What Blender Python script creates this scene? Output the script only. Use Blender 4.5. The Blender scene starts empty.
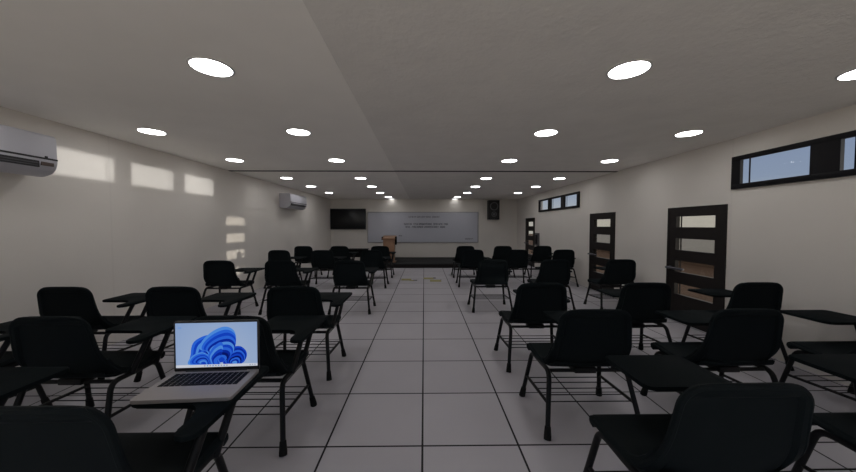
import bpy, bmesh, math, random
from mathutils import Vector, Matrix
random.seed(7)
S = bpy.context.scene
COL = S.collection
PI = math.pi

# ---------------------------------------------------------------- materials
def mat(name, col, rough=0.5, metal=0.0, spec=0.5, bump=None, vary=None, emit=None, estr=0.0):
    m = bpy.data.materials.new(name); m.use_nodes = True
    nt = m.node_tree; b = nt.nodes['Principled BSDF']
    b.inputs['Base Color'].default_value = (*col, 1)
    b.inputs['Roughness'].default_value = rough
    b.inputs['Metallic'].default_value = metal
    b.inputs['Specular IOR Level'].default_value = spec
    if emit:
        b.inputs['Emission Color'].default_value = (*emit, 1)
        b.inputs['Emission Strength'].default_value = estr
    if bump or vary:
        tc = nt.nodes.new('ShaderNodeTexCoord')
    if vary:                                    # vary = (scale, amount)
        n = nt.nodes.new('ShaderNodeTexNoise'); n.inputs['Scale'].default_value = vary[0]
        n.inputs['Detail'].default_value = 6
        r = nt.nodes.new('ShaderNodeMapRange')
        r.inputs['From Min'].default_value = 0.3; r.inputs['From Max'].default_value = 0.7
        r.inputs['To Min'].default_value = 1 - vary[1]; r.inputs['To Max'].default_value = 1 + vary[1]
        mx = nt.nodes.new('ShaderNodeMix'); mx.data_type = 'RGBA'; mx.blend_type = 'MULTIPLY'
        mx.inputs['Factor'].default_value = 1
        mx.inputs['A'].default_value = (*col, 1)
        nt.links.new(tc.outputs['Object'], n.inputs['Vector'])
        nt.links.new(n.outputs['Fac'], r.inputs['Value'])
        nt.links.new(r.outputs['Result'], mx.inputs['B'])
        nt.links.new(mx.outputs['Result'], b.inputs['Base Color'])
    if bump:                                    # bump = (scale, strength, distance)
        n2 = nt.nodes.new('ShaderNodeTexNoise'); n2.inputs['Scale'].default_value = bump[0]
        n2.inputs['Detail'].default_value = 8; n2.inputs['Roughness'].default_value = 0.65
        bp = nt.nodes.new('ShaderNodeBump'); bp.inputs['Strength'].default_value = bump[1]
        bp.inputs['Distance'].default_value = bump[2]
        nt.links.new(tc.outputs['Object'], n2.inputs['Vector'])
        nt.links.new(n2.outputs['Fac'], bp.inputs['Height'])
        nt.links.new(bp.outputs['Normal'], b.inputs['Normal'])
    return m

def emit_mat(name, col, strength):
    m = bpy.data.materials.new(name); m.use_nodes = True
    nt = m.node_tree; nt.nodes.clear()
    o = nt.nodes.new('ShaderNodeOutputMaterial'); e = nt.nodes.new('ShaderNodeEmission')
    e.inputs['Color'].default_value = (*col, 1); e.inputs['Strength'].default_value = strength
    nt.links.new(e.outputs[0], o.inputs['Surface'])
    return m

def glass_mat(name, tint, gloss=0.002):
    m = bpy.data.materials.new(name); m.use_nodes = True
    nt = m.node_tree; nt.nodes.clear()
    o = nt.nodes.new('ShaderNodeOutputMaterial')
    t = nt.nodes.new('ShaderNodeBsdfTransparent'); t.inputs['Color'].default_value = (*tint, 1)
    g = nt.nodes.new('ShaderNodeBsdfGlossy'); g.inputs['Roughness'].default_value = 0.03
    mx = nt.nodes.new('ShaderNodeMixShader'); mx.inputs[0].default_value = gloss
    nt.links.new(t.outputs[0], mx.inputs[1]); nt.links.new(g.outputs[0], mx.inputs[2])
    nt.links.new(mx.outputs[0], o.inputs['Surface'])
    return m

TILE = 0.6555; TX0 = -0.0123; TY0 = 2.0405
def tile_mat():
    m = bpy.data.materials.new('floor_tiles'); m.use_nodes = True
    nt = m.node_tree; b = nt.nodes['Principled BSDF']
    tc = nt.nodes.new('ShaderNodeTexCoord'); sx = nt.nodes.new('ShaderNodeSeparateXYZ')
    nt.links.new(tc.outputs['Object'], sx.inputs[0])
    def M(op, a, b_=None):
        n = nt.nodes.new('ShaderNodeMath'); n.operation = op
        for i, v in enumerate((a, b_)):
            if v is None: continue
            if isinstance(v, (int, float)): n.inputs[i].default_value = v
            else: nt.links.new(v, n.inputs[i])
        return n.outputs[0]
    masks, cells = [], []
    for ax, off in (('X', TX0), ('Y', TY0)):
        q = M('DIVIDE', M('SUBTRACT', sx.outputs[ax], off), TILE)
        cells.append(M('FLOOR', q))
        fr = M('SUBTRACT', q, M('FLOOR', q))
        d = M('MINIMUM', fr, M('SUBTRACT', 1.0, fr))
        masks.append(M('LESS_THAN', d, 0.0068 / TILE))
    g = M('MAXIMUM', masks[0], masks[1])
    cmb = nt.nodes.new('ShaderNodeCombineXYZ')
    nt.links.new(cells[0], cmb.inputs[0]); nt.links.new(cells[1], cmb.inputs[1])
    wn = nt.nodes.new('ShaderNodeTexWhiteNoise'); wn.noise_dimensions = '2D'
    nt.links.new(cmb.outputs[0], wn.inputs['Vector'])
    no = nt.nodes.new('ShaderNodeTexNoise'); no.inputs['Scale'].default_value = 1.6; no.inputs['Detail'].default_value = 5
    nt.links.new(tc.outputs['Object'], no.inputs['Vector'])
    f = M('ADD', M('MULTIPLY', wn.outputs['Value'], 0.05), M('MULTIPLY', no.outputs['Fac'], 0.14))
    f = M('ADD', f, 0.905)
    vm = nt.nodes.new('ShaderNodeVectorMath'); vm.operation = 'SCALE'
    vm.inputs[0].default_value = FLOORC
    nt.links.new(f, vm.inputs['Scale'])
    mx = nt.nodes.new('ShaderNodeMix'); mx.data_type = 'RGBA'
    nt.links.new(g, mx.inputs['Factor']); nt.links.new(vm.outputs[0], mx.inputs['A'])
    mx.inputs['B'].default_value = (0.012, 0.011, 0.014, 1)
    nt.links.new(mx.outputs['Result'], b.inputs['Base Color'])
    b.inputs['Roughness'].default_value = 0.62
    b.inputs['Specular IOR Level'].default_value = 0.22
    return m

FLOORC = (0.49, 0.472, 0.512)
M = {}
M['floor'] = tile_mat()
M['wall'] = mat('wall_paint', (0.74, 0.705, 0.665), 0.9, spec=0.15, bump=(35, 0.12, 0.01), vary=(0.9, 0.03))
def add_seams(m, lines):
    """faint panel joints where the wall boards meet"""
    nt = m.node_tree; b = nt.nodes['Principled BSDF']
    src = b.inputs['Base Color'].links[0].from_socket
    tc = nt.nodes.new('ShaderNodeTexCoord'); sx = nt.nodes.new('ShaderNodeSeparateXYZ')
    nt.links.new(tc.outputs['Object'], sx.inputs[0])
    prev = None
    for v in lines:
        c = nt.nodes.new('ShaderNodeMath'); c.operation = 'COMPARE'
        nt.links.new(sx.outputs['Y'], c.inputs[0]); c.inputs[1].default_value = v; c.inputs[2].default_value = 0.012
        if prev:
            a = nt.nodes.new('ShaderNodeMath'); a.operation = 'MAXIMUM'
            nt.links.new(prev, a.inputs[0]); nt.links.new(c.outputs[0], a.inputs[1]); prev = a.outputs[0]
        else: prev = c.outputs[0]
    mx = nt.nodes.new('ShaderNodeMix'); mx.data_type = 'RGBA'; mx.blend_type = 'MULTIPLY'
    sc = nt.nodes.new('ShaderNodeMath'); sc.operation = 'MULTIPLY'; sc.inputs[1].default_value = 0.22
    nt.links.new(prev, sc.inputs[0]); nt.links.new(sc.outputs[0], mx.inputs['Factor'])
    nt.links.new(src, mx.inputs['A']); mx.inputs['B'].default_value = (0.86, 0.86, 0.86, 1)
    nt.links.new(mx.outputs['Result'], b.inputs['Base Color'])
add_seams(M['wall'], (3.92, 7.38))
M['ceil'] = mat('ceiling_stucco', (0.83, 0.81, 0.775), 0.95, spec=0.1, bump=(14, 0.35, 0.02), vary=(3, 0.03))
M['ceil_bounce'] = mat('ceiling_board_bounce_lit', (0.95, 0.93, 0.89), 0.95, spec=0.1, bump=(22, 0.1, 0.01), vary=(2, 0.02))  # paler left half: sun bounce painted into the colour
M['gap'] = mat('dark_gap', (0.03, 0.028, 0.03), 0.8)
M['plastic'] = mat('black_plastic', (0.0088, 0.0122, 0.0138), 0.65, spec=0.05, bump=(220, 0.08, 0.002))
M['rim'] = mat('black_plastic_edge', (0.009, 0.0105, 0.0115), 0.36, spec=0.35)
M['board'] = mat('charcoal_board', (0.0075, 0.0105, 0.0120), 0.7, spec=0.03)
M['tube'] = mat('black_steel', (0.006, 0.006, 0.007), 0.45, spec=0.22)
M['rubber'] = mat('rubber', (0.008, 0.008, 0.008), 0.8, spec=0.2)
M['frame'] = mat('dark_frame', (0.006, 0.0056, 0.0075), 0.55, spec=0.15)
M['door'] = mat('espresso_wood', (0.013, 0.010, 0.0095), 0.55, spec=0.25, bump=(60, 0.05, 0.002))
M['glass'] = glass_mat('window_glass', (0.93, 0.95, 0.97))
M['dglass'] = glass_mat('door_glass', (0.88, 0.87, 0.84), 0.02)
M['chrome'] = mat('dull_steel', (0.085, 0.085, 0.105), 0.5, metal=0.2)
M['ac'] = mat('air_conditioner_plastic', (0.50, 0.50, 0.555), 0.45, spec=0.4)
M['acdark'] = mat('louvre_dark', (0.012, 0.012, 0.015), 0.5)
M['acgrey'] = mat('louvre_grey', (0.07, 0.07, 0.08), 0.5)
M['display'] = mat('display_brown', (0.10, 0.07, 0.06), 0.3)
M['lamp'] = emit_mat('lamp_diffuser', (1.0, 0.985, 0.97), 20.0)
M['lampring'] = mat('lamp_ring', (0.6, 0.6, 0.6), 0.5)
M['white'] = mat('whiteboard', (0.52, 0.53, 0.60), 0.35, spec=0.3)
M['alu'] = mat('aluminium_trim', (0.30, 0.30, 0.32), 0.45, metal=0.4)
M['ink'] = mat('ink', (0.03, 0.03, 0.045), 0.7)
M['tv'] = mat('television_black', (0.008, 0.0085, 0.010), 0.4)
M['tvs'] = mat('television_screen', (0.010, 0.0115, 0.014), 0.25, spec=0.35)
M['speaker'] = mat('speaker_black', (0.007, 0.007, 0.009), 0.55)
M['cone'] = mat('speaker_cone', (0.11, 0.11, 0.12), 0.4)
M['wood'] = mat('lectern_wood', (0.30, 0.165, 0.095), 0.5, bump=(30, 0.08, 0.003), vary=(8, 0.12))
M['stage'] = mat('stage_carpet', (0.035, 0.036, 0.037), 0.9, spec=0.1)
M['stagef'] = mat('stage_front', (0.016, 0.013, 0.012), 0.7, spec=0.2)
M['desk'] = mat('desk_black', (0.004, 0.004, 0.0045), 0.7, spec=0.08)
M['yellow'] = mat('yellow_tape', (0.36, 0.33, 0.12), 0.7)
M['tblack'] = mat('tape_black', (0.03, 0.03, 0.03), 0.7)
M['box'] = mat('grey_panel', (0.09, 0.09, 0.10), 0.5)
M['silver'] = mat('laptop_silver', (0.36, 0.335, 0.335), 0.45, metal=0.15, spec=0.4)
M['key'] = mat('laptop_key', (0.005, 0.005, 0.006), 0.6, spec=0.1)
M['keydeck'] = mat('key_deck', (0.32, 0.30, 0.30), 0.6)
M['bezel'] = mat('laptop_bezel', (0.008, 0.008, 0.010), 0.35)
M['ground'] = mat('brown_earth', (0.048, 0.029, 0.020), 0.95, spec=0.1, vary=(1.5, 0.1))
M['bounce_pave'] = mat('bounce_pavement_pale', (0.88, 0.765, 0.60), 0.9, spec=0.1, vary=(0.6, 0.05))
M['render'] = mat('sun_block_wall_grey', (0.36, 0.35, 0.33), 0.9, spec=0.1)
M['sun_block_plinth'] = mat('sun_block_wall_plinth', (0.07, 0.045, 0.032), 0.9, spec=0.1)
M['cream'] = mat('sun_block_wall_cream', (0.86, 0.84, 0.76), 0.9, spec=0.1)

# ---------------------------------------------------------------- mesh builder
class MB:
    def __init__(s): s.bm = bmesh.new()
    def box(s, x0, x1, y0, y1, z0, z1, bev=0.0, seg=2, mi=0, rot=None):
        r = bmesh.ops.create_cube(s.bm, size=1)
        vs = r['verts']
        c = Vector(((x0+x1)/2, (y0+y1)/2, (z0+z1)/2))
        for v in vs:
            p = Vector((v.co.x*(x1-x0), v.co.y*(y1-y0), v.co.z*(z1-z0)))
            if rot is not None: p = rot @ p
            v.co = p + c
        fs = set(f for v in vs for f in v.link_faces)
        for f in fs: f.material_index = mi
        if bev > 0:
            es = list(set(e for v in vs for e in v.link_edges))
            bmesh.ops.bevel(s.bm, geom=es, offset=bev, segments=seg, affect='EDGES', profile=0.5, clamp_overlap=True, material=-1)
        return s
    def tube(s, path, r, n=10, caps=True, mi=0):
        P = [Vector(p) for p in path]
        rs = r if isinstance(r, (list, tuple)) else [r]*len(P)
        up = None; rings = []
        for i, p in enumerate(P):
            if i == 0: t = (P[1]-P[0]).normalized()
            elif i == len(P)-1: t = (P[-1]-P[-2]).normalized()
            else:
                t = ((P[i]-P[i-1]).normalized() + (P[i+1]-P[i]).normalized())
                t = t.normalized() if t.length > 1e-6 else (P[i+1]-P[i]).normalized()
            if up is None:
                a = Vector((0, 0, 1)) if abs(t.z) < 0.9 else Vector((1, 0, 0))
                up = (a - t*a.dot(t)).normalized()
            else:
                up = (up - t*up.dot(t)).normalized()
            side = t.cross(up)
            rings.append([s.bm.verts.new(p + (up*math.cos(2*PI*k/n) + side*math.sin(2*PI*k/n))*rs[i]) for k in range(n)])
        for a, b in zip(rings[:-1], rings[1:]):
            for k in range(n):
                f = s.bm.faces.new((a[k], a[(k+1) % n], b[(k+1) % n], b[k])); f.material_index = mi
        if caps:
            for rg, fl in ((rings[0], True), (rings[-1], False)):
                f = s.bm.faces.new(list(reversed(rg)) if fl else rg); f.material_index = mi
        return s
    def lathe(s, prof, n=24, origin=(0, 0, 0), axis='Z', mi=0):
        """prof: list of (radius, height); closed at ends when radius is 0."""
        o = Vector(origin); rings = []
        for (r, h) in prof:
            ring = []
            for k in range(n if r > 1e-6 else 1):
                a = 2*PI*k/n; c, d = r*math.cos(a), r*math.sin(a)
                p = {'Z': Vector((c, d, h)), 'Y': Vector((c, h, d)), 'X': Vector((h, c, d))}[axis]
                ring.append(s.bm.verts.new(o+p))
            rings.append(ring)
        for a, b in zip(rings[:-1], rings[1:]):
            for k in range(n):
                k2 = (k+1) % n
                if len(a) == 1 and len(b) == 1: continue
                if len(a) == 1: vs = (a[0], b[k2], b[k])
                elif len(b) == 1: vs = (a[k], a[k2], b[0])
                else: vs = (a[k], a[k2], b[k2], b[k])
                f = s.bm.faces.new(vs); f.material_index = mi
        return s
    def prism(s, poly, z0, z1, bev=0.0, mi=0, frame=None):
        """poly in XY extruded z0..z1; frame: Matrix placing it."""
        fr = frame or Matrix.Identity(4)
        lo = [s.bm.verts.new(fr @ Vector((x, y, z0))) for x, y in poly]
        hi = [s.bm.verts.new(fr @ Vector((x, y, z1))) for x, y in poly]
        n = len(poly)
        fs = [s.bm.faces.new(list(reversed(lo))), s.bm.faces.new(hi)]
        for k in range(n):
            fs.append(s.bm.faces.new((lo[k], lo[(k+1) % n], hi[(k+1) % n], hi[k])))
        for f in fs: f.material_index = mi
        if bev > 0:
            es = list(set(list(fs[0].edges) + list(fs[1].edges)))
            bmesh.ops.bevel(s.bm, geom=es, offset=bev, segments=2, affect='EDGES', profile=0.5, clamp_overlap=True, material=-1)
        return s
    def flat(s, pts, mi=0):
        f = s.bm.faces.new([s.bm.verts.new(p) for p in pts]); f.material_index = mi
        return s
    def sheet(s, G, th, mi=0):
        """double-sided sheet from grid G[i][j] of Vectors."""
        a, b = len(G), len(G[0])
        N = [[None]*b for _ in range(a)]
        for i in range(a):
            for j in range(b):
                du = G[min(i+1, a-1)][j] - G[max(i-1, 0)][j]
                dv = G[i][min(j+1, b-1)] - G[i][max(j-1, 0)]
                n = du.cross(dv)
                N[i][j] = n.normalized() if n.length > 1e-9 else Vector((0, 0, 1))
        F = [[s.bm.verts.new(G[i][j] + N[i][j]*th/2) for j in range(b)] for i in range(a)]
        B = [[s.bm.verts.new(G[i][j] - N[i][j]*th/2) for j in range(b)] for i in range(a)]
        for i in range(a-1):
            for j in range(b-1):
                s.bm.faces.new((F[i][j], F[i+1][j], F[i+1][j+1], F[i][j+1])).material_index = mi
                s.bm.faces.new((B[i][j], B[i][j+1], B[i+1][j+1], B[i+1][j])).material_index = mi
        for i in range(a-1):
            s.bm.faces.new((F[i][0], B[i][0], B[i+1][0], F[i+1][0])).material_index = mi
            s.bm.faces.new((F[i][b-1], F[i+1][b-1], B[i+1][b-1], B[i][b-1])).material_index = mi
        for j in range(b-1):
            s.bm.faces.new((F[0][j], F[0][j+1], B[0][j+1], B[0][j])).material_index = mi
            s.bm.faces.new((F[a-1][j], B[a-1][j], B[a-1][j+1], F[a-1][j+1])).material_index = mi
        return s
    def build(s, name, mats, parent=None, smooth=True, recalc=True, loc=None):
        if recalc: bmesh.ops.recalc_face_normals(s.bm, faces=s.bm.faces)
        me = bpy.data.meshes.new(name)
        s.bm.to_mesh(me); s.bm.free()
        for m in (mats if isinstance(mats, (list, tuple)) else [mats]): me.materials.append(m)
        if smooth:
            me.polygons.foreach_set('use_smooth', [True]*len(me.polygons))
            me.set_sharp_from_angle(angle=math.radians(38))
        o = bpy.data.objects.new(name, me); COL.objects.link(o)
        if parent: o.parent = parent
        if loc: o.location = loc
        return o

def tag(o, label=None, cat=None, group=None, kind=None):
    if label: o['label'] = label
    if cat: o['category'] = cat
    if group: o['group'] = group
    if kind: o['kind'] = kind
    return o
def thing(name, label, cat, loc=(0, 0, 0), rz=0.0, group=None):
    o = bpy.data.objects.new(name, None); COL.objects.link(o)
    o.empty_display_size = 0.1
    o.location = loc; o.rotation_euler = (0, 0, rz)
    return tag(o, label, cat, group)
def copy_tree(o, parent=None):
    c = o.copy(); COL.objects.link(c)
    if parent: c.parent = parent
    for ch in list(o.children): copy_tree(ch, c)
    return c
def rpoly(pts, rad, n=5):
    """round the corners of a polygon; rad = one radius per corner."""
    out = []; N = len(pts)
    for i in range(N):
        p, a, b = Vector(pts[i]), Vector(pts[i-1]), Vector(pts[(i+1) % N])
        r = rad[i] if isinstance(rad, (list, tuple)) else rad
        if r <= 0: out.append(tuple(p)); continue
        u, v = (a-p).normalized(), (b-p).normalized()
        r = min(r, (a-p).length*0.49, (b-p).length*0.49)
        A, B = p+u*r, p+v*r
        for k in range(n+1):
            t = k/n
            q = A*(1-t)**2 + p*2*t*(1-t) + B*t*t
            out.append((q.x, q.y))
    return out

# ---------------------------------------------------------------- room shell
XL, XR = -3.94, 3.96
YB, YF = -1.6, 13.0
HC = 2.61
WT = 0.12

def voxwall(name, x0, x1, ys, zs, holes, m, kind='structure'):
    """wall slab normal to X with rectangular openings; faces only where exposed."""
    mb = MB(); bm = mb.bm
    def solid(i, j):
        if i < 0 or j < 0 or i >= len(ys)-1 or j >= len(zs)-1: return False
        cy, cz = (ys[i]+ys[i+1])/2, (zs[j]+zs[j+1])/2
        return not any(a < cy < b and c < cz < d for a, b, c, d in holes)
    for i in range(len(ys)-1):
        for j in range(len(zs)-1):
            if not solid(i, j): continue
            a, b, c, d = ys[i], ys[i+1], zs[j], zs[j+1]
            mb.flat([(x0, a, c), (x0, a, d), (x0, b, d), (x0, b, c)])
            mb.flat([(x1, a, c), (x1, b, c), (x1, b, d), (x1, a, d)])
            if not solid(i-1, j): mb.flat([(x0, a, c), (x1, a, c), (x1, a, d), (x0, a, d)])
            if not solid(i+1, j): mb.flat([(x0, b, c), (x0, b, d), (x1, b, d), (x1, b, c)])
            if not solid(i, j-1): mb.flat([(x0, a, c), (x0, b, c), (x1, b, c), (x1, a, c)])
            if not solid(i, j+1): mb.flat([(x0, a, d), (x1, a, d), (x1, b, d), (x0, b, d)])
    bmesh.ops.remove_doubles(bm, verts=bm.verts, dist=1e-5)
    return tag(mb.build(name, m, smooth=False), kind=kind)

DOORS = [(3.962, 4.930), (6.310, 7.270), (10.93, 11.90)]
DH = 1.78
WIN = [1.15, 7.775]          # near end of each window; length 2.75
WLEN, WZ0, WZ1 = 2.75, 1.96, 2.37
holes = [(a, b, -1, DH) for a, b in DOORS] + [(y, y+WLEN, WZ0, WZ1) for y in WIN]
ys = sorted(set([YB, YF] + [v for h in holes for v in h[:2]]))
zs = sorted(set([-0.1, 0.0, HC+0.1, DH, WZ0, WZ1]))
voxwall('wall_right', XR, XR+WT, ys, zs, holes, M['wall'])
tag(MB().box(XL-WT, XL, YB, YF, -0.1, HC+0.1).build('wall_left', M['wall'], smooth=False), kind='structure')
tag(MB().box(XL-WT, XR+WT, YF, YF+WT, -0.1, HC+0.1).build('wall_front', M['wall'], smooth=False), kind='structure')
# unseen rear: low sill wall, wide glazing added to let daylight reach the ceiling
RZ0, RZ1 = 0.12, 2.48
rw = MB()
rw.box(XL-WT, XR+WT, YB-WT, YB, -0.1, RZ0); rw.box(XL-WT, XR+WT, YB-WT, YB, RZ1, HC+0.1)
rw.box(XL-WT, XL+0.15, YB-WT, YB, RZ0, RZ1); rw.box(XR-0.15, XR+WT, YB-WT, YB, RZ0, RZ1)
tag(rw.build('wall_back', M['wall'], smooth=False), kind='structure')
gz = thing('window_3', None, None); gz['kind'] = 'structure'  # unseen rear glazing, added to let daylight reach the ceiling
fr = MB(); a0, a1 = XL+0.15, XR-0.15
for k in range(5):
    xx = a0 + (a1-a0)*k/4
    fr.box(max(a0, xx-.03), min(a1, xx+.03), YB-.10, YB-.02, RZ0, RZ1)
fr.box(a0, a1, YB-.095, YB-.025, RZ0, RZ0+.06); fr.box(a0, a1, YB-.095, YB-.025, RZ1-.06, RZ1)
fr.build('window_frame', M['frame'], gz)
for k in range(4):
    MB().box(a0+(a1-a0)*k/4+.028, a0+(a1-a0)*(k+1)/4-.028, YB-.063, YB-.057, RZ0+.055, RZ1-.055).build('pane', M['glass'], gz, smooth=False)
tag(MB().box(XL, XR, YB, YF, -0.1, 0).build('floor', M['floor'], smooth=False), kind='structure')
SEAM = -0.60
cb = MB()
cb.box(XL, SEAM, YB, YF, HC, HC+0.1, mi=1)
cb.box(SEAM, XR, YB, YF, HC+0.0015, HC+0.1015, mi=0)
tag(cb.build('ceiling', [M['ceil'], M['ceil_bounce']], smooth=False), kind='structure')
# thin dark joint strip across the ceiling
tag(MB().box(XL, XR, 6.27, 6.345, HC-0.008, HC+0.004).build('trim_1', M['gap'], smooth=False), kind='structure')

# ---------------------------------------------------------------- windows
def window(idx, y0):
    L = WLEN; e, p, g = 0.11, 0.69, 0.23
    x0, x1 = XR-0.035, XR+0.006
    root = thing('window_%d' % idx, None, None, (0, 0, 0)); root['kind'] = 'structure'
    cuts = [y0, y0+e, y0+e+p, y0+e+p+g, y0+e+2*p+g, y0+e+2*p+2*g, y0+e+3*p+2*g, y0+L]
    f = MB()
    f.box(x0, x1, y0, y0+L, WZ0, WZ0+0.06, 0.004)
    f.box(x0, x1, y0, y0+L, WZ1-0.055, WZ1, 0.004)
    for k in range(0, 8, 2):
        f.box(x0+0.001, x1-0.001, cuts[k], cuts[k+1], WZ0+0.01, WZ1-0.01)
    f.build('window_frame', M['frame'], root)
    for k in range(1, 7, 2):
        a, b = cuts[k], cuts[k+1]
        MB().box(x0+0.026, x0+0.031, a-0.01, b+0.01, WZ0+0.05, WZ1-0.045).build('pane', M['glass'], root, smooth=False)
        MB().box(x0+0.0325, x0+0.04, b-0.088, b-0.074, WZ0+0.055, WZ1-0.05).build('sash_bar', M['frame'], root, smooth=False)
    return root
window(1, WIN[0]); window(2, WIN[1])

# ---------------------------------------------------------------- doors
def door(idx, y0, y1):
    root = thing('door_%d' % idx, None, None); root['kind'] = 'structure'
    pz = [(0.43, 0.60), (0.78, 0.955), (1.12, 1.30), (1.475, 1.64)]
    py0, py1 = y0+0.155, y1-0.165
    x0, x1 = XR-0.012, XR+0.05
    d = MB()
    zz = [0.004] + [v for p in pz for v in p] + [DH-0.002]
    d.box(x0, x1, y0+0.002, py0, 0.004, DH-0.002)
    d.box(x0, x1, py1, y1-0.002, 0.004, DH-0.002)
    for k in range(0, len(zz), 2):
        d.box(x0+0.0008, x1-0.0008, py0, py1, zz[k], zz[k+1])
    d.build('door_leaf', M['door'], root)
    fr = MB()
    fr.box(XR-0.016, XR+0.055, y0, y0+0.045, 0.002, DH); fr.box(XR-0.016, XR+0.055, y1-0.045, y1, 0.002, DH)
    fr.box(XR-0.0155, XR+0.055, y0, y1, DH-0.045, DH)
    fr.build('door_frame', M['door'], root)
    for a, b in pz:
        MB().box(XR+0.018, XR+0.023, py0-0.005, py1+0.005, a-0.005, b+0.005).build('pane', M['dglass'], root, smooth=False)
        MB().box(XR+0.028, XR+0.04, py1-0.055, py1-0.04, a, b).build('pane_bar', M['door'], root, smooth=False)
    h = MB()
    hz, hy = 0.835, y1-0.075
    h.lathe([(0, 0), (0.028, 0), (0.028, -0.012), (0.011, -0.014), (0.011, -0.05), (0.016, -0.052), (0.016, -0.075), (0, -0.076)], 16, (XR-0.012, hy, hz), 'X')
    h.tube([(XR-0.062, hy, hz), (XR-0.065, hy-0.06, hz), (XR-0.062, hy-0.26, hz), (XR-0.055, hy-0.30, hz)], [0.021, 0.021, 0.019, 0.013], 10)
    tag(h.build('door_handle', M['chrome'], root), 'grey metal lever handle')
for i, (a, b) in enumerate(DOORS): door(i+1, a, b)

# ---------------------------------------------------------------- ceiling downlights
def downlight():
    root = thing('ceiling_downlight', '', 'ceiling light')
    rg = MB(); rg.lathe([(0.126, 0), (0.140, 0), (0.140, -0.004), (0.136, -0.007), (0.126, -0.007), (0.126, 0)], 32)
    rg.build('trim_ring', M['lampring'], root)
    df = MB(); df.lathe([(0, -0.004), (0.126, -0.004), (0.126, 0.0), (0, 0.0)], 32)
    df.build('diffuser', M['lamp'], root)
    return root
ROWY = [2.21, 3.70, 5.285, 7.245, 8.785, 10.44]
COLX = [(-3.21, 'far left'), (-1.49, 'inner left'), (1.46, 'inner right'), (3.19, 'far right')]
RN = ['first row overhead, nearest the camera', 'second row from the camera', 'third row, before the dark joint',
      'fourth row, just past the dark joint', 'fifth row from the camera', 'sixth row from the camera']
lights = [(x, y, 'round white ceiling downlight in %s column, %s' % (cn, RN[r])) for r, y in enumerate(ROWY) for x, cn in COLX]
lights += [(-1.38, 11.97, 'round white ceiling downlight above lectern, second nearest the whiteboard wall'),
           (1.30, 11.97, 'round white ceiling downlight right of centre, second nearest the whiteboard wall'),
           (-1.36, 12.85, 'round white ceiling downlight left of centre, hard against the whiteboard wall'),
           (1.29, 12.85, 'round white ceiling downlight right of centre, hard against the whiteboard wall')]
M['dim'] = emit_mat('lamp_diffuser_dim', (1.0, 0.985, 0.97), 3.5)
d0 = downlight()
for i, (x, y, lb) in enumerate(lights):
    d = d0 if i == 0 else copy_tree(d0)
    d.location = (x, y, HC + (0.0 if x < SEAM else 0.0015)); tag(d, lb, 'ceiling light', 'round ceiling downlights')
    if y > 12.5:                                # the pair against the end wall burn lower
        for ch in d.children:
            if ch.name.startswith('diffuser'):
                ch.data = ch.data.copy(); ch.data.materials[0] = M['dim']

# ---------------------------------------------------------------- chairs
BY, BZ0, BZ1 = -0.272, 0.475, 0.905
def bezier(p, n):
    out = []
    for i in range(n+1):
        t = i/n
        q = [Vector(a) for a in p]
        while len(q) > 1: q = [q[k]*(1-t)+q[k+1]*t for k in range(len(q)-1)]
        out.append(q[0])
    return out

def backrest_mesh():
    rad = 0.075
    H = BZ1 - BZ0
    k = 9
    hs = [0.0, 0.02, 0.045, 0.07, 0.10, 0.14, 0.18, 0.22, 0.27, 0.30, 0.325]
    hs += [H - rad + rad*math.sin(PI/2*i/k) for i in range(0, k+1)]
    sv = [-1, -0.97, -0.93, -0.88, -0.83, -0.815, -0.7, -0.5, -0.25, 0, 0.25, 0.5, 0.7, 0.815, 0.83, 0.88, 0.93, 0.97, 1]
    def halfw(h):
        t = h/H
        w = 0.290 + 0.006*math.sin(PI*min(1, t*2)) - 0.046*t
        if h > H-rad:
            d = h-(H-rad); w -= rad*(1-math.sqrt(max(0, 1-(d/rad)**2)))
        return w
    def ycurve(h):
        return -0.188 + (BY+0.188)*((h/H)**0.7)
    def pt(s, h):
        w = halfw(h)
        edge = min((1-abs(s))*w, H-h)
        inset = 0.016 if edge > 0.044 else (0.016*max(0, (edge-0.036)/0.008))
        crown = 0.008*max(0, 1-abs(s)**4) * (1 if h > H*0.75 else 0)
        wrap = 0.010*abs(s)**2.5 + 0.085*abs(s)**4*max(0, 1-h/0.20)**2
        return Vector((s*w, ycurve(h) + wrap + inset, BZ0+h+crown*(h-H*0.75)/(H*0.25)))
    G = [[pt(s, h) for s in sv] for h in hs]
    mb = MB(); mb.sheet(G, 0.014)
    # moulded rim round the edge
    rimp = [G[i][0] for i in range(len(hs)-1)] + list(G[-1]) + [G[i][-1] for i in range(len(hs)-2, -1, -1)]
    c = Vector((0, 0, (BZ0+BZ1)/2))
    rimp = [Vector((p.x*0.972, p.y+0.004, c.z+(p.z-c.z)*(0.965 if p.z > c.z else 1))) for p in rimp]
    clean = [rimp[0]]
    for p in rimp[1:]:
        if (p-clean[-1]).length > 0.012: clean.append(p)
    mb.tube(clean, 0.0145, 8)
    return mb

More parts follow.
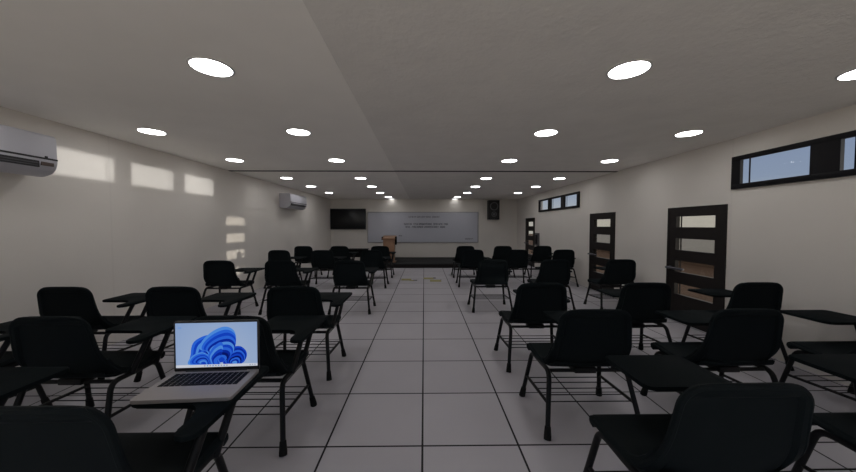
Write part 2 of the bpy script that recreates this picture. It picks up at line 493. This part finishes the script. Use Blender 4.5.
def seat_mesh():
    prof = [(-0.194, 0.512), (-0.190, 0.490), (-0.172, 0.474), (-0.12, 0.463), (-0.05, 0.459), (0.03, 0.464),
            (0.11, 0.474), (0.17, 0.485), (0.205, 0.490), (0.226, 0.486), (0.238, 0.472), (0.240, 0.456), (0.230, 0.442), (0.214, 0.437)]
    sv = [-1, -0.97, -0.9, -0.7, -0.4, 0, 0.4, 0.7, 0.9, 0.97, 1]
    G = []
    for i, (y, z) in enumerate(prof):
        w = 0.268 if i < 2 else (0.280 if i < 4 else 0.294 + 0.0018*i)
        if i >= 10: w = 0.312
        row = []
        for s in sv:
            a = abs(s)
            zz = z + (0.006*a**2 if i < 9 else 0) - (0.014 if a == 1 and 2 < i < 10 else 0)
            row.append(Vector((s*w, y, zz)))
        G.append(row)
    mb = MB(); mb.sheet(G, 0.014)
    # side flanges
    for sx in (-1, 1):
        mb.tube([(sx*0.276, -0.182, 0.60), (sx*0.277, -0.145, 0.545), (sx*0.279, -0.095, 0.495), (sx*0.281, -0.03, 0.462), (sx*0.292, 0.03, 0.454),
                 (sx*0.302, 0.11, 0.462), (sx*0.310, 0.2, 0.474), (sx*0.312, 0.222, 0.468)], 0.016, 8)
    mb.tube([(-0.322, 0.216, 0.466), (-0.317, 0.216, 0.466), (0.317, 0.216, 0.466), (0.322, 0.216, 0.466)], [0.019, 0.026, 0.026, 0.019], 12)
    return mb

def make_chair():
    root = thing('tablet_chair', '', 'chair')
    backrest_mesh().build('backrest', M['plastic'], root)
    seat_mesh().build('seat', M['plastic'], root)
    for sx in (-1, 1):
        X = lambda v: sx*v
        # front leg with its bent top running back under the seat
        p = [(X(.285), 0.0, .425), (X(.286), .13, .428)] + [tuple(v) for v in bezier([(X(.286), .13, .428), (X(.288), .195, .430), (X(.294), .205, .37)], 5)[1:]] + [(X(.340), .277, .012)]
        lg = MB(); lg.tube(p, 0.0175, 10); lg = lg.build('leg', M['tube'], root)
        d = (Vector(p[-1])-Vector(p[-2])).normalized()
        e = Vector(p[-1]) - d*0.0
        cp = MB(); cp.tube([e-d*0.075, e-d*0.07, e-d*0.01, Vector((e.x+d.x*.01, e.y+d.y*.01, 0.001))], [0.0195, 0.0215, 0.026, 0.026], 10)
        cp.build('foot_cap', M['rubber'], lg)
        q = [(X(.285), 0.0, .425), (X(.286), -.10, .428)] + [tuple(v) for v in bezier([(X(.286), -.10, .428), (X(.288), -.165, .430), (X(.294), -.178, .37)], 5)[1:]] + [(X(.340), -.277, .012)]
        lg = MB(); lg.tube(q, 0.0175, 10); lg = lg.build('leg', M['tube'], root)
        d = (Vector(q[-1])-Vector(q[-2])).normalized(); e = Vector(q[-1])
        cp = MB(); cp.tube([e-d*0.075, e-d*0.07, e-d*0.01, Vector((e.x+d.x*.01, e.y+d.y*.01, 0.001))], [0.0195, 0.0215, 0.026, 0.026], 10)
        cp.build('foot_cap', M['rubber'], lg)
        fa = lambda z, pp: tuple(Vector(pp[-2]).lerp(Vector(pp[-1]), (pp[-2][2]-z)/(pp[-2][2]-pp[-1][2])))
        MB().tube([fa(.20, p), fa(.22, q)], 0.0115, 8).build('side_brace', M['tube'], root)
    cb = MB()
    cb.tube([(-.286, -.125, .42), (.286, -.125, .42)], 0.014, 8)
    cb.tube([(-.286, .12, .42), (.286, .12, .42)], 0.012, 8)
    cb.box(-.09, .07, -.15, -.03, .405, .449, 0.006)
    cb.build('seat_support', M['tube'], root)
    rk = MB()
    for yy, zz in ((-.19, .219), (-.09, .2135), (.01, .209), (.11, .2045), (.20, .201)):
        rk.tube([(-.314, yy, zz), (.314, yy, zz)], 0.0045, 6)
    rk.build('book_rack', M['tube'], root)
    # writing tablet with its armrest tongue on the right
    poly = rpoly([(-.080, .52), (-.080, .140), (.255, .135), (.295, .05), (.297, -.085), (.392, -.085), (.395, .1), (.390, .52)],
                 [.03, .05, .06, .08, .047, .047, .1, .03], 5)
    MB().prism(poly, .664, .687, 0.005).build('tablet', M['board'], root)
    for a, b in (((.298, -.03, .425), (.335, .075, .66)), ((.298, .17, .415), (.335, .275, .66))):
        A, B = Vector(a), Vector(b)
        st = MB(); st.tube([A, A.lerp(B, .12), A.lerp(B, .88), B], [.020, .0185, .0185, .020], 10)
        st.box(B.x-.03, B.x+.03, B.y-.03, B.y+.03, .655, .666, 0.002)
        st.build('tablet_strut', M['tube'], root)
    return root

chair0 = make_chair()
CX = {'L': [-1.262, -2.42, -3.445], 'R': [1.205, 2.285, 3.455]}
CY = {'L': [1.25, 2.245, 3.215, 5.42, 7.56, 9.03], 'R': [1.365, 2.37, 3.36, 5.50, 7.67, 9.02]}
CN = ['aisle column', 'middle column', 'wall column']
SN = {'L': 'left', 'R': 'right'}
ROWN = ['nearest row', 'second row from camera', 'third row from camera, before the gap',
        'fourth row, just past the gap', 'fifth row from camera', 'sixth row, farthest from camera']
special = {('L', 0, 0): 'black tablet-arm chair at bottom left, the one carrying the open laptop',
           ('L', 1, 0): 'black tablet-arm chair beyond left edge, nearest row, only its desk corner showing',
           ('R', 0, 0): 'black tablet-arm chair at bottom right, nearest row, whole backrest facing the camera',
           ('R', 1, 0): 'black tablet-arm chair cut by bottom right edge, only its desk and seat showing',
           ('R', 2, 1): 'black tablet-arm chair by right wall, second row, only desk and seat showing',
           ('L', 2, 1): 'black tablet-arm chair by left wall, second row, only desk and seat showing',
           ('L', 0, 1): 'black tablet-arm chair in second row, its backrest directly behind the open laptop'}
first = True
for side in 'LR':
    for c in range(3):
        for r in range(6):
            if r == 0 and c == 2: continue
            o = chair0 if first else copy_tree(chair0)
            first = False
            o.location = (CX[side][c] + (-.02 if (side, c, r) == ('L', 0, 0) else 0), CY[side][r], 0)
            if side == 'R' and r > 2: o.location.x -= (.02, .02, .045)[c]
            if (side, c, r) == ('R', 1, 0): o.location.x += .08
            if (side, c, r) == ('R', 2, 1): o.location.x += .03
            lb = special.get((side, c, r)) or 'black tablet-arm chair in %s of %s block, %s' % (CN[c], SN[side], ROWN[r])
            tag(o, lb, 'chair', 'black tablet-arm chairs in rows')

# ---------------------------------------------------------------- laptop
lap = thing('laptop', 'open silver laptop with blue swirl on screen, on the nearest left chair tablet', 'laptop',
            (-1.130, 1.538, 0.6875), math.radians(3.4))
LW, LD = 0.446, 0.286
MB().prism(rpoly([(-LW/2, -LD/2), (LW/2, -LD/2), (LW/2, LD/2), (-LW/2, LD/2)], .016, 4), 0, .017, 0.003).build('base', M['silver'], lap)
kb = MB()
ky0, ky1, kx0, kx1 = -0.025, 0.108, -0.193, 0.193
kb.box(kx0, kx1, ky0, ky1, .0165, .0175, mi=1)
rows = 6; rh = (ky1-ky0)/rows
for r in range(rows):
    y = ky0 + r*rh
    ws = [1]*14 if r else [1, 1, 1, 1, 5, 1, 1, 1, 1, 1]
    tot = sum(ws); x = kx0 + 0.002; u = (kx1-kx0-0.004)/tot
    for w in ws:
        kb.box(x+.0028, x+w*u-.0028, y+.0026, y+rh-.0026, .0172, .0198)
        x += w*u
tag(kb.build('keyboard', [M['key'], M['keydeck']], lap, smooth=False), 'black keys in a grey deck')
TILT = math.radians(0.5)
SH = 0.276
Rl = Matrix.Translation((0, LD/2-0.004, 0.016)) @ Matrix.Rotation(PI/2-TILT, 4, 'X')   # local: x across, y up the lid, z towards the viewer
MB().prism(rpoly([(-LW/2, 0), (LW/2, 0), (LW/2, SH), (-LW/2, SH)], [.004, .004, .014, .014], 4), -.008, 0.0, 0.002, frame=Rl).build('lid', M['bezel'], lap)
hg = MB(); hg.tube([(-.16, LD/2-.006, .017), (.16, LD/2-.006, .017)], .007, 8); hg.build('hinge', M['bezel'], lap)
SX0, SX1, SY0, SY1 = -LW/2+.009, LW/2-.009, .020, SH-.011
def scr(u, v, d): return Rl @ Vector((SX0+(SX1-SX0)*u, SY0+(SY1-SY0)*v, d))
def screen_mat():
    m = bpy.data.materials.new('laptop_screen_picture'); m.use_nodes = True
    nt = m.node_tree; nt.nodes.clear()
    o = nt.nodes.new('ShaderNodeOutputMaterial'); e = nt.nodes.new('ShaderNodeEmission')
    tc = nt.nodes.new('ShaderNodeTexCoord')
    gr = nt.nodes.new('ShaderNodeTexGradient'); gr.gradient_type = 'SPHERICAL'
    mp = nt.nodes.new('ShaderNodeMapping'); mp.inputs['Location'].default_value = (-0.05, -0.2, -0.12); mp.inputs['Scale'].default_value = (2.6, 2.6, 2.6)
    rp = nt.nodes.new('ShaderNodeValToRGB')
    rp.color_ramp.elements[0].color = (.27, .40, .68, 1); rp.color_ramp.elements[1].color = (.45, .56, .75, 1)
    nt.links.new(tc.outputs['Object'], mp.inputs[0]); nt.links.new(mp.outputs[0], gr.inputs[0])
    nt.links.new(gr.outputs['Fac'], rp.inputs[0]); nt.links.new(rp.outputs[0], e.inputs['Color'])
    e.inputs['Strength'].default_value = 0.78
    nt.links.new(e.outputs[0], o.inputs['Surface'])
    return m
sc_ = MB(); sc_.flat([scr(0, 0, .0006), scr(1, 0, .0006), scr(1, 1, .0006), scr(0, 1, .0006)])
sc_ = sc_.build('screen', screen_mat(), lap, smooth=False, recalc=False)
blues = [(.085, .29, .82), (.025, .14, .76), (.008, .06, .58), (.004, .025, .36), (.003, .01, .16)]
bm_ = [emit_mat('swirl_blue_%s' % n, c, .8) for n, c in zip(('pale', 'bright', 'mid', 'deep', 'night'), blues)]
def cat(pts, n=8):
    out = []; N = len(pts)
    for i in range(N):
        p0, p1, p2, p3 = (Vector(pts[(i+k-1) % N]) for k in range(4))
        for k in range(n):
            t = k/n
            out.append(0.5*((2*p1)+(p2-p0)*t+(2*p0-5*p1+4*p2-p3)*t*t+(-p0+3*p1-3*p2+p3)*t**3))
    return out
def zuv(p): return ((p[0]-38)/660.0, 1-(p[1]-47)/372.0)
sw = MB(); dep = [0.0010]
def petal(pts, anchor, seq, steps):
    A = Vector(anchor)
    base = cat(pts)
    for k, ci in enumerate(seq):
        s = 1 - steps*k
        tw = Matrix.Rotation(0.06*k, 2)
        ring = [A + (tw @ ((p-A)*s)) for p in base]
        ring = [Vector((p.x, min(p.y, 396))) for p in ring]
        dep[0] += 0.00003
        c = sum(ring, Vector((0, 0)))/len(ring)
        cv = sw.bm.verts.new(scr(*zuv(c), dep[0]))
        vs = [sw.bm.verts.new(scr(*zuv(p), dep[0])) for p in ring]
        for i in range(len(vs)):
            try: sw.bm.faces.new((cv, vs[(i+1) % len(vs)], vs[i])).material_index = ci
            except ValueError: pass
petal([(160, 385), (158, 300), (172, 225), (215, 180), (300, 150), (370, 190), (360, 300), (330, 395)], (330, 390), [1, 2, 0, 2, 1, 2, 3, 1, 2, 3], .085)
petal([(420, 395), (430, 320), (500, 258), (560, 250), (605, 290), (610, 340), (575, 392), (500, 396)], (505, 396), [2, 3, 1, 3, 2, 4, 1, 3, 0], .10)
petal([(340, 396), (290, 290), (230, 265), (250, 200), (320, 130), (400, 88), (460, 84), (512, 120), (525, 190), (498, 260), (440, 320), (395, 380)], (375, 385), [0, 1, 2, 1, 3, 0, 2, 1, 3, 4, 1, 2], .072)
petal([(140, 392), (148, 345), (195, 305), (255, 292), (305, 325), (325, 396), (240, 397)], (265, 397), [0, 1, 2, 1, 3, 1, 0, 2], .11)
petal([(330, 396), (300, 330), (320, 280), (350, 240), (400, 210), (420, 240), (385, 290), (370, 340), (395, 396)], (362, 396), [1, 0, 2, 3, 1], .14)
sw.build('screen_swirl', bm_, sc_, smooth=False, recalc=False)
tb = MB()
tb.flat([scr(0, 0, .0009), scr(1, 0, .0009), scr(1, .062, .0009), scr(0, .062, .0009)])
for k in range(9):
    u = .34 + k*.034
    tb.flat([scr(u, .018, .0011), scr(u+.018, .018, .0011), scr(u+.018, .046, .0011), scr(u, .046, .0011)], mi=1 + k % 2)
for k in range(3):
    u = .90 + k*.03
    tb.flat([scr(u, .02, .0011), scr(u+.016, .02, .0011), scr(u+.016, .042, .0011), scr(u, .042, .0011)], mi=1)
tb.flat([scr(.03, .885, .0011), scr(.075, .885, .0011), scr(.075, .91, .0011), scr(.03, .91, .0011)], mi=2)
tb.build('task_bar', [emit_mat('bar_white', (.60, .63, .70), .9), emit_mat('bar_icon', (.30, .34, .44), .9), emit_mat('bar_icon_blue', (.16, .32, .66), .9)], sc_, smooth=False, recalc=False)

# ---------------------------------------------------------------- air conditioners
def air_conditioner(y0, label):
    L = 1.15
    root = thing('air_conditioner', label, 'air conditioner', (XL, y0, 1.975), 0, 'wall air conditioners')
    # section in (out from wall, height)
    sec = rpoly([(0, 0.03), (0, .405), (.27, .405), (.296, .385), (.302, .125), (.27, .045), (.15, 0)], [.004, .01, .03, .03, .03, .04, .04], 5)
    fr = Matrix(((1, 0, 0, 0), (0, 0, 1, 0), (0, 1, 0, 0), (0, 0, 0, 1)))   # (x, y, z) -> (x, z, y)
    MB().prism(sec, 0, L, 0.006, frame=fr).build('casing', M['ac'], root)
    g = MB(); g.box(.285, .3065, .0, L-.0, .160, .176); g.box(.285, .3065, L-.10, L-.08, .162, .192)
    g.build('panel_gap', M['acdark'], root)
    lv = MB()
    lv.box(.25, .303, .03, L-.145, .078, .138, mi=0)
    for k in range(2): lv.box(.28, .3055, .04, L-.155, .09+.022*k, .098+.022*k, mi=1)
    lv.build('louvre', [M['acdark'], M['acgrey']], root)
    MB().box(.29, .3045, L-.13, L-.03, .10, .135, .003).build('display', M['display'], root)
    return root
air_conditioner(1.965, 'white split air conditioner high on left wall, cut by the left photo edge')
air_conditioner(8.43, 'white split air conditioner high on left wall, farther one near the television')

# ---------------------------------------------------------------- whiteboard wall
wbx0, wbx1, wbz0, wbz1 = -2.385, 2.295, 0.775, 2.075
wb = thing('whiteboard', 'wide white board with dark lettering on the far wall', 'whiteboard', (0, YF, 0))
MB().box(wbx0+.02, wbx1-.02, -.028, -.004, wbz0+.02, wbz1-.02).build('panel', M['white'], wb, smooth=False)
f = MB()
f.box(wbx0, wbx1, -.036, -.002, wbz0, wbz0+.03, .003); f.box(wbx0, wbx1, -.036, -.002, wbz1-.025, wbz1, .003)
f.box(wbx0, wbx0+.025, -.035, -.002, wbz0, wbz1, .003); f.box(wbx1-.03, wbx1, -.035, -.002, wbz0, wbz1, .003)
f.build('board_frame', M['alu'], wb)
ink = MB()
def bx(px): return (px-423.9)/306.9*(13.0-.03)
def bz(py): return 1.5-(py-225.5)/306.9*(13.0-.03)
def scribble(x0, x1, z, h, bold):
    """row of illegible letter-like strokes"""
    x = x0; w = h*0.62; r2 = random.Random(int(x0*1000)+int(z*100))
    while x + w*0.6 < x1:
        t = bold
        kind = r2.randrange(5)
        def st(a, b, c, d): ink.box(x+a*w, x+b*w, -.0292, -.0282, z+c*h, z+d*h)
        st(0, t, 0, 1)
        if kind in (0, 1): st(.0, .72, .0, t*.7)
        if kind in (0, 2, 3): st(.0, .72, 1-t*.7, 1)
        if kind in (1, 2, 4): st(.72-t, .72, 0, 1)
        if kind in (3, 4): st(.0, .72, .42, .42+t*.7)
        x += w
zz = lambda p, ox=395.0: ox + p/14.27
for words, py, h, b in (([(190, 300), (310, 360), (365, 430), (435, 515), (525, 640)], 217.6, .058, .2),
                        ([(125, 185), (192, 240), (262, 330), (335, 525), (545, 605), (618, 685), (692, 752)], 224.9, .075, .24),
                        ([(148, 192), (200, 225), (238, 300), (308, 402), (412, 535), (545, 622), (640, 716)], 227.8, .075, .24)):
    for a, c in words: scribble(bx(zz(a)), bx(zz(c)), bz(py), h, b)
scribble(bx(465.0), bx(473), bz(239.4), .05, .22)
scribble(bx(398.5), bx(402.5), bz(236.3), .05, .22)
tag(ink.build('lettering', M['ink'], wb, smooth=False), 'rows of small dark lettering')

tv = thing('television', 'black flat television on far wall, left of the whiteboard', 'television', (0, YF, 0))
t0, t1, tz0, tz1 = -3.925, -2.445, 1.335, 2.205
MB().box(t0, t1, -.10, -.05, tz0, tz1, .008).build('casing', M['tv'], tv)
MB().box(t0+.035, t1-.035, -.103, -.098, tz0+.06, tz1-.035, .001).build('screen', M['tvs'], tv)
MB().box((t0+t1)/2-.2, (t0+t1)/2+.2, -.06, -.001, 1.6, 1.95, .004).build('wall_bracket', M['tv'], tv)

sp = thing('wall_speaker', 'black box loudspeaker high on far wall, right of the whiteboard', 'loudspeaker', (2.875, YF, 0))
MB().box(-.225, .225, -.40, -.10, 1.75, 2.545, .012).build('cabinet', M['speaker'], sp)
w = MB(); w.lathe([(0, -.375), (.05, -.385), (.06, -.375), (.13, -.395), (.15, -.412), (.17, -.408), (.17, -.39)], 24, (0, 0, 2.29), 'Y')
w.build('woofer', M['cone'], sp)
w = MB(); w.lathe([(0, -.395), (.03, -.41), (.07, -.395), (.10, -.408), (.11, -.404), (.11, -.39)], 20, (0, 0, 1.965), 'Y')
w.build('tweeter', M['cone'], sp)
MB().box(-.06, .06, -.11, -.001, 2.05, 2.25, .004).build('wall_bracket', M['speaker'], sp)

# stage platform
pf = thing('platform', 'low dark platform across the far wall under the whiteboard', 'platform', (0, 0, 0))
MB().box(-2.0, 2.75, 10.79, YF-.004, .118, .155, .004).build('platform_top', M['stage'], pf)
MB().box(-1.99, 2.74, 10.80, YF-.006, .001, .119).build('platform_front', M['stagef'], pf)

# lectern
lc = thing('lectern', 'tall brown wooden lectern on the platform, left of centre', 'lectern', (-1.285, 11.35, .156))
bp = [(-.255, .0), (.21, .0), (.275, .94), (-.255, .94)]
frm = Matrix(((1, 0, 0, 0), (0, 0, 1, -.17), (0, 1, 0, 0), (0, 0, 0, 1)))
MB().prism([(-.20, .03), (.19, .03), (.215, .90), (-.215, .90)], 0, .34, .006, frame=frm).build('body', M['wood'], lc)
MB().box(-.24, .24, -.21, .2, 0, .035, .004).build('base', M['wood'], lc)
tp = MB(); tp.box(-.24, .24, -.22, .22, .895, .92, .004, rot=Matrix.Rotation(math.radians(14), 3, 'X')); tp.build('reading_top', M['wood'], lc)
for sx in (-1, 1):
    MB().box(sx*.243-.02, sx*.243+.02, -.19, .19, .82 if sx < 0 else .64, .935, .004).build('side_cheek', M['desk'], lc)

# teacher's desk
dk = thing('teacher_desk', 'black desk on the floor at far left, between television and lectern', 'desk', (-2.78, 11.45, 0))
MB().box(-.68, .68, -.27, .27, .60, .63, .004).build('desk_top', M['desk'], dk)
MB().box(-.64, .64, -.22, .22, .34, .60).build('drawer_box', M['desk'], dk)
for sx in (-1, 1):
    for sy in (-1, 1):
        MB().box(sx*.63-.025, sx*.63+.025, sy*.21-.025, sy*.21+.025, .001, .60, .003).build('leg', M['desk'], dk)

# floor marking tape on the aisle
def tape(label, strips):
    o = MB()
    for (x0, x1, y0, y1, mi) in strips: o.box(x0, x1, y0, y1, .0005, .003, mi=mi)
    tag(o.build('floor_tape', [M['yellow'], M['tblack']], smooth=False), label, 'floor tape', 'yellow floor tape in the aisle')
tape('short yellow tape mark on aisle tiles, left of the centre tile line', [(-.63, -.36, 8.35, 8.62, 0), (-.40, -.27, 8.28, 8.40, 0), (-.30, -.19, 8.33, 8.42, 1)])
tape('longer yellow tape mark on aisle tiles, right of the centre tile line', [(-.02, .26, 8.55, 8.80, 0), (.16, .46, 8.15, 8.45, 0), (.26, .33, 8.66, 8.80, 1), (.44, .48, 8.38, 8.45, 1)])

# grey wall box beside the farthest door
bxr = thing('wall_box', 'small grey wall box beside the farthest door on right wall', 'wall box', (XR, 10.60, 0))
MB().box(-.07, -.001, -.14, .14, .80, 1.24, .008).build('casing', M['box'], bxr)
MB().box(-.074, -.069, -.11, .11, .86, 1.18, .002).build('cover', M['frame'], bxr)

# ---------------------------------------------------------------- outside
tag(MB().box(XR+WT, 80, YB-WT, 60, -.3, -.12).build('ground', M['ground'], smooth=False), kind='structure')
tag(MB().box(-40, 60, -45, YB-WT, -.3, -.12).build('bounce_pavement', M['bounce_pave'], smooth=False), kind='structure')  # unseen pale paving, added to bounce daylight up to the ceiling
ew = MB()  # wall added outside to keep sun off the far left wall
ew.box(10.99, 11.26, 3.89, 26, -.12, .32, mi=2); ew.box(11.0, 11.25, 3.9, 26, .32, 1.28, mi=0); ew.box(10.98, 11.27, 3.88, 26, 1.28, 2.55, mi=1)
tag(ew.build('sun_block_wall', [M['render'], M['cream'], M['sun_block_plinth']], smooth=False), kind='structure')

# ---------------------------------------------------------------- sky and sun
W = bpy.data.worlds.new('sky'); S.world = W; W.use_nodes = True
nt = W.node_tree; nt.nodes.clear()
o = nt.nodes.new('ShaderNodeOutputWorld'); bg = nt.nodes.new('ShaderNodeBackground')
tc = nt.nodes.new('ShaderNodeTexCoord'); sx = nt.nodes.new('ShaderNodeSeparateXYZ'); rp = nt.nodes.new('ShaderNodeValToRGB')
nt.links.new(tc.outputs['Generated'], sx.inputs[0]); nt.links.new(sx.outputs['Z'], rp.inputs[0])
e = rp.color_ramp.elements
e[0].position = 0.0; e[0].color = (.50, .50, .47, 1)
e[1].position = 0.11; e[1].color = (.265, .32, .42, 1)
x = e.new(0.2); x.color = (.235, .29, .41, 1)
x = e.new(0.3); x.color = (.5, .58, .72, 1)
x = e.new(0.6); x.color = (1.8, 1.75, 1.7, 1)
nt.links.new(rp.outputs[0], bg.inputs['Color']); bg.inputs['Strength'].default_value = 1.0
nt.links.new(bg.outputs[0], o.inputs['Surface'])

sl = bpy.data.lights.new('sun', 'SUN'); sl.energy = 1.75; sl.angle = math.radians(0.45); sl.color = (1.0, .945, .87)
so = bpy.data.objects.new('sun', sl); COL.objects.link(so)
sd = Vector((-1, .257, math.tan(math.radians(.22)))).normalized()
so.rotation_euler = sd.to_track_quat('-Z', 'Y').to_euler()
so.location = (30, -4, 6)

# ---------------------------------------------------------------- camera
cam = bpy.data.cameras.new('camera'); co = bpy.data.objects.new('camera', cam); COL.objects.link(co)
cam.sensor_width = 36; cam.lens = 306.9/856*36; cam.clip_start = 0.02
co.location = (0, 0, 1.5); co.rotation_euler = (PI/2-.034064, 0, -.012564)
S.camera = co

vs = S.view_settings
S.display_settings.display_device = 'sRGB'
vs.view_transform = 'Standard'; vs.look = 'None'; vs.exposure = 0.0; vs.gamma = 1.0; vs.use_curve_mapping = False
S.cycles.max_bounces = 12; S.cycles.diffuse_bounces = 8; S.cycles.transparent_max_bounces = 12
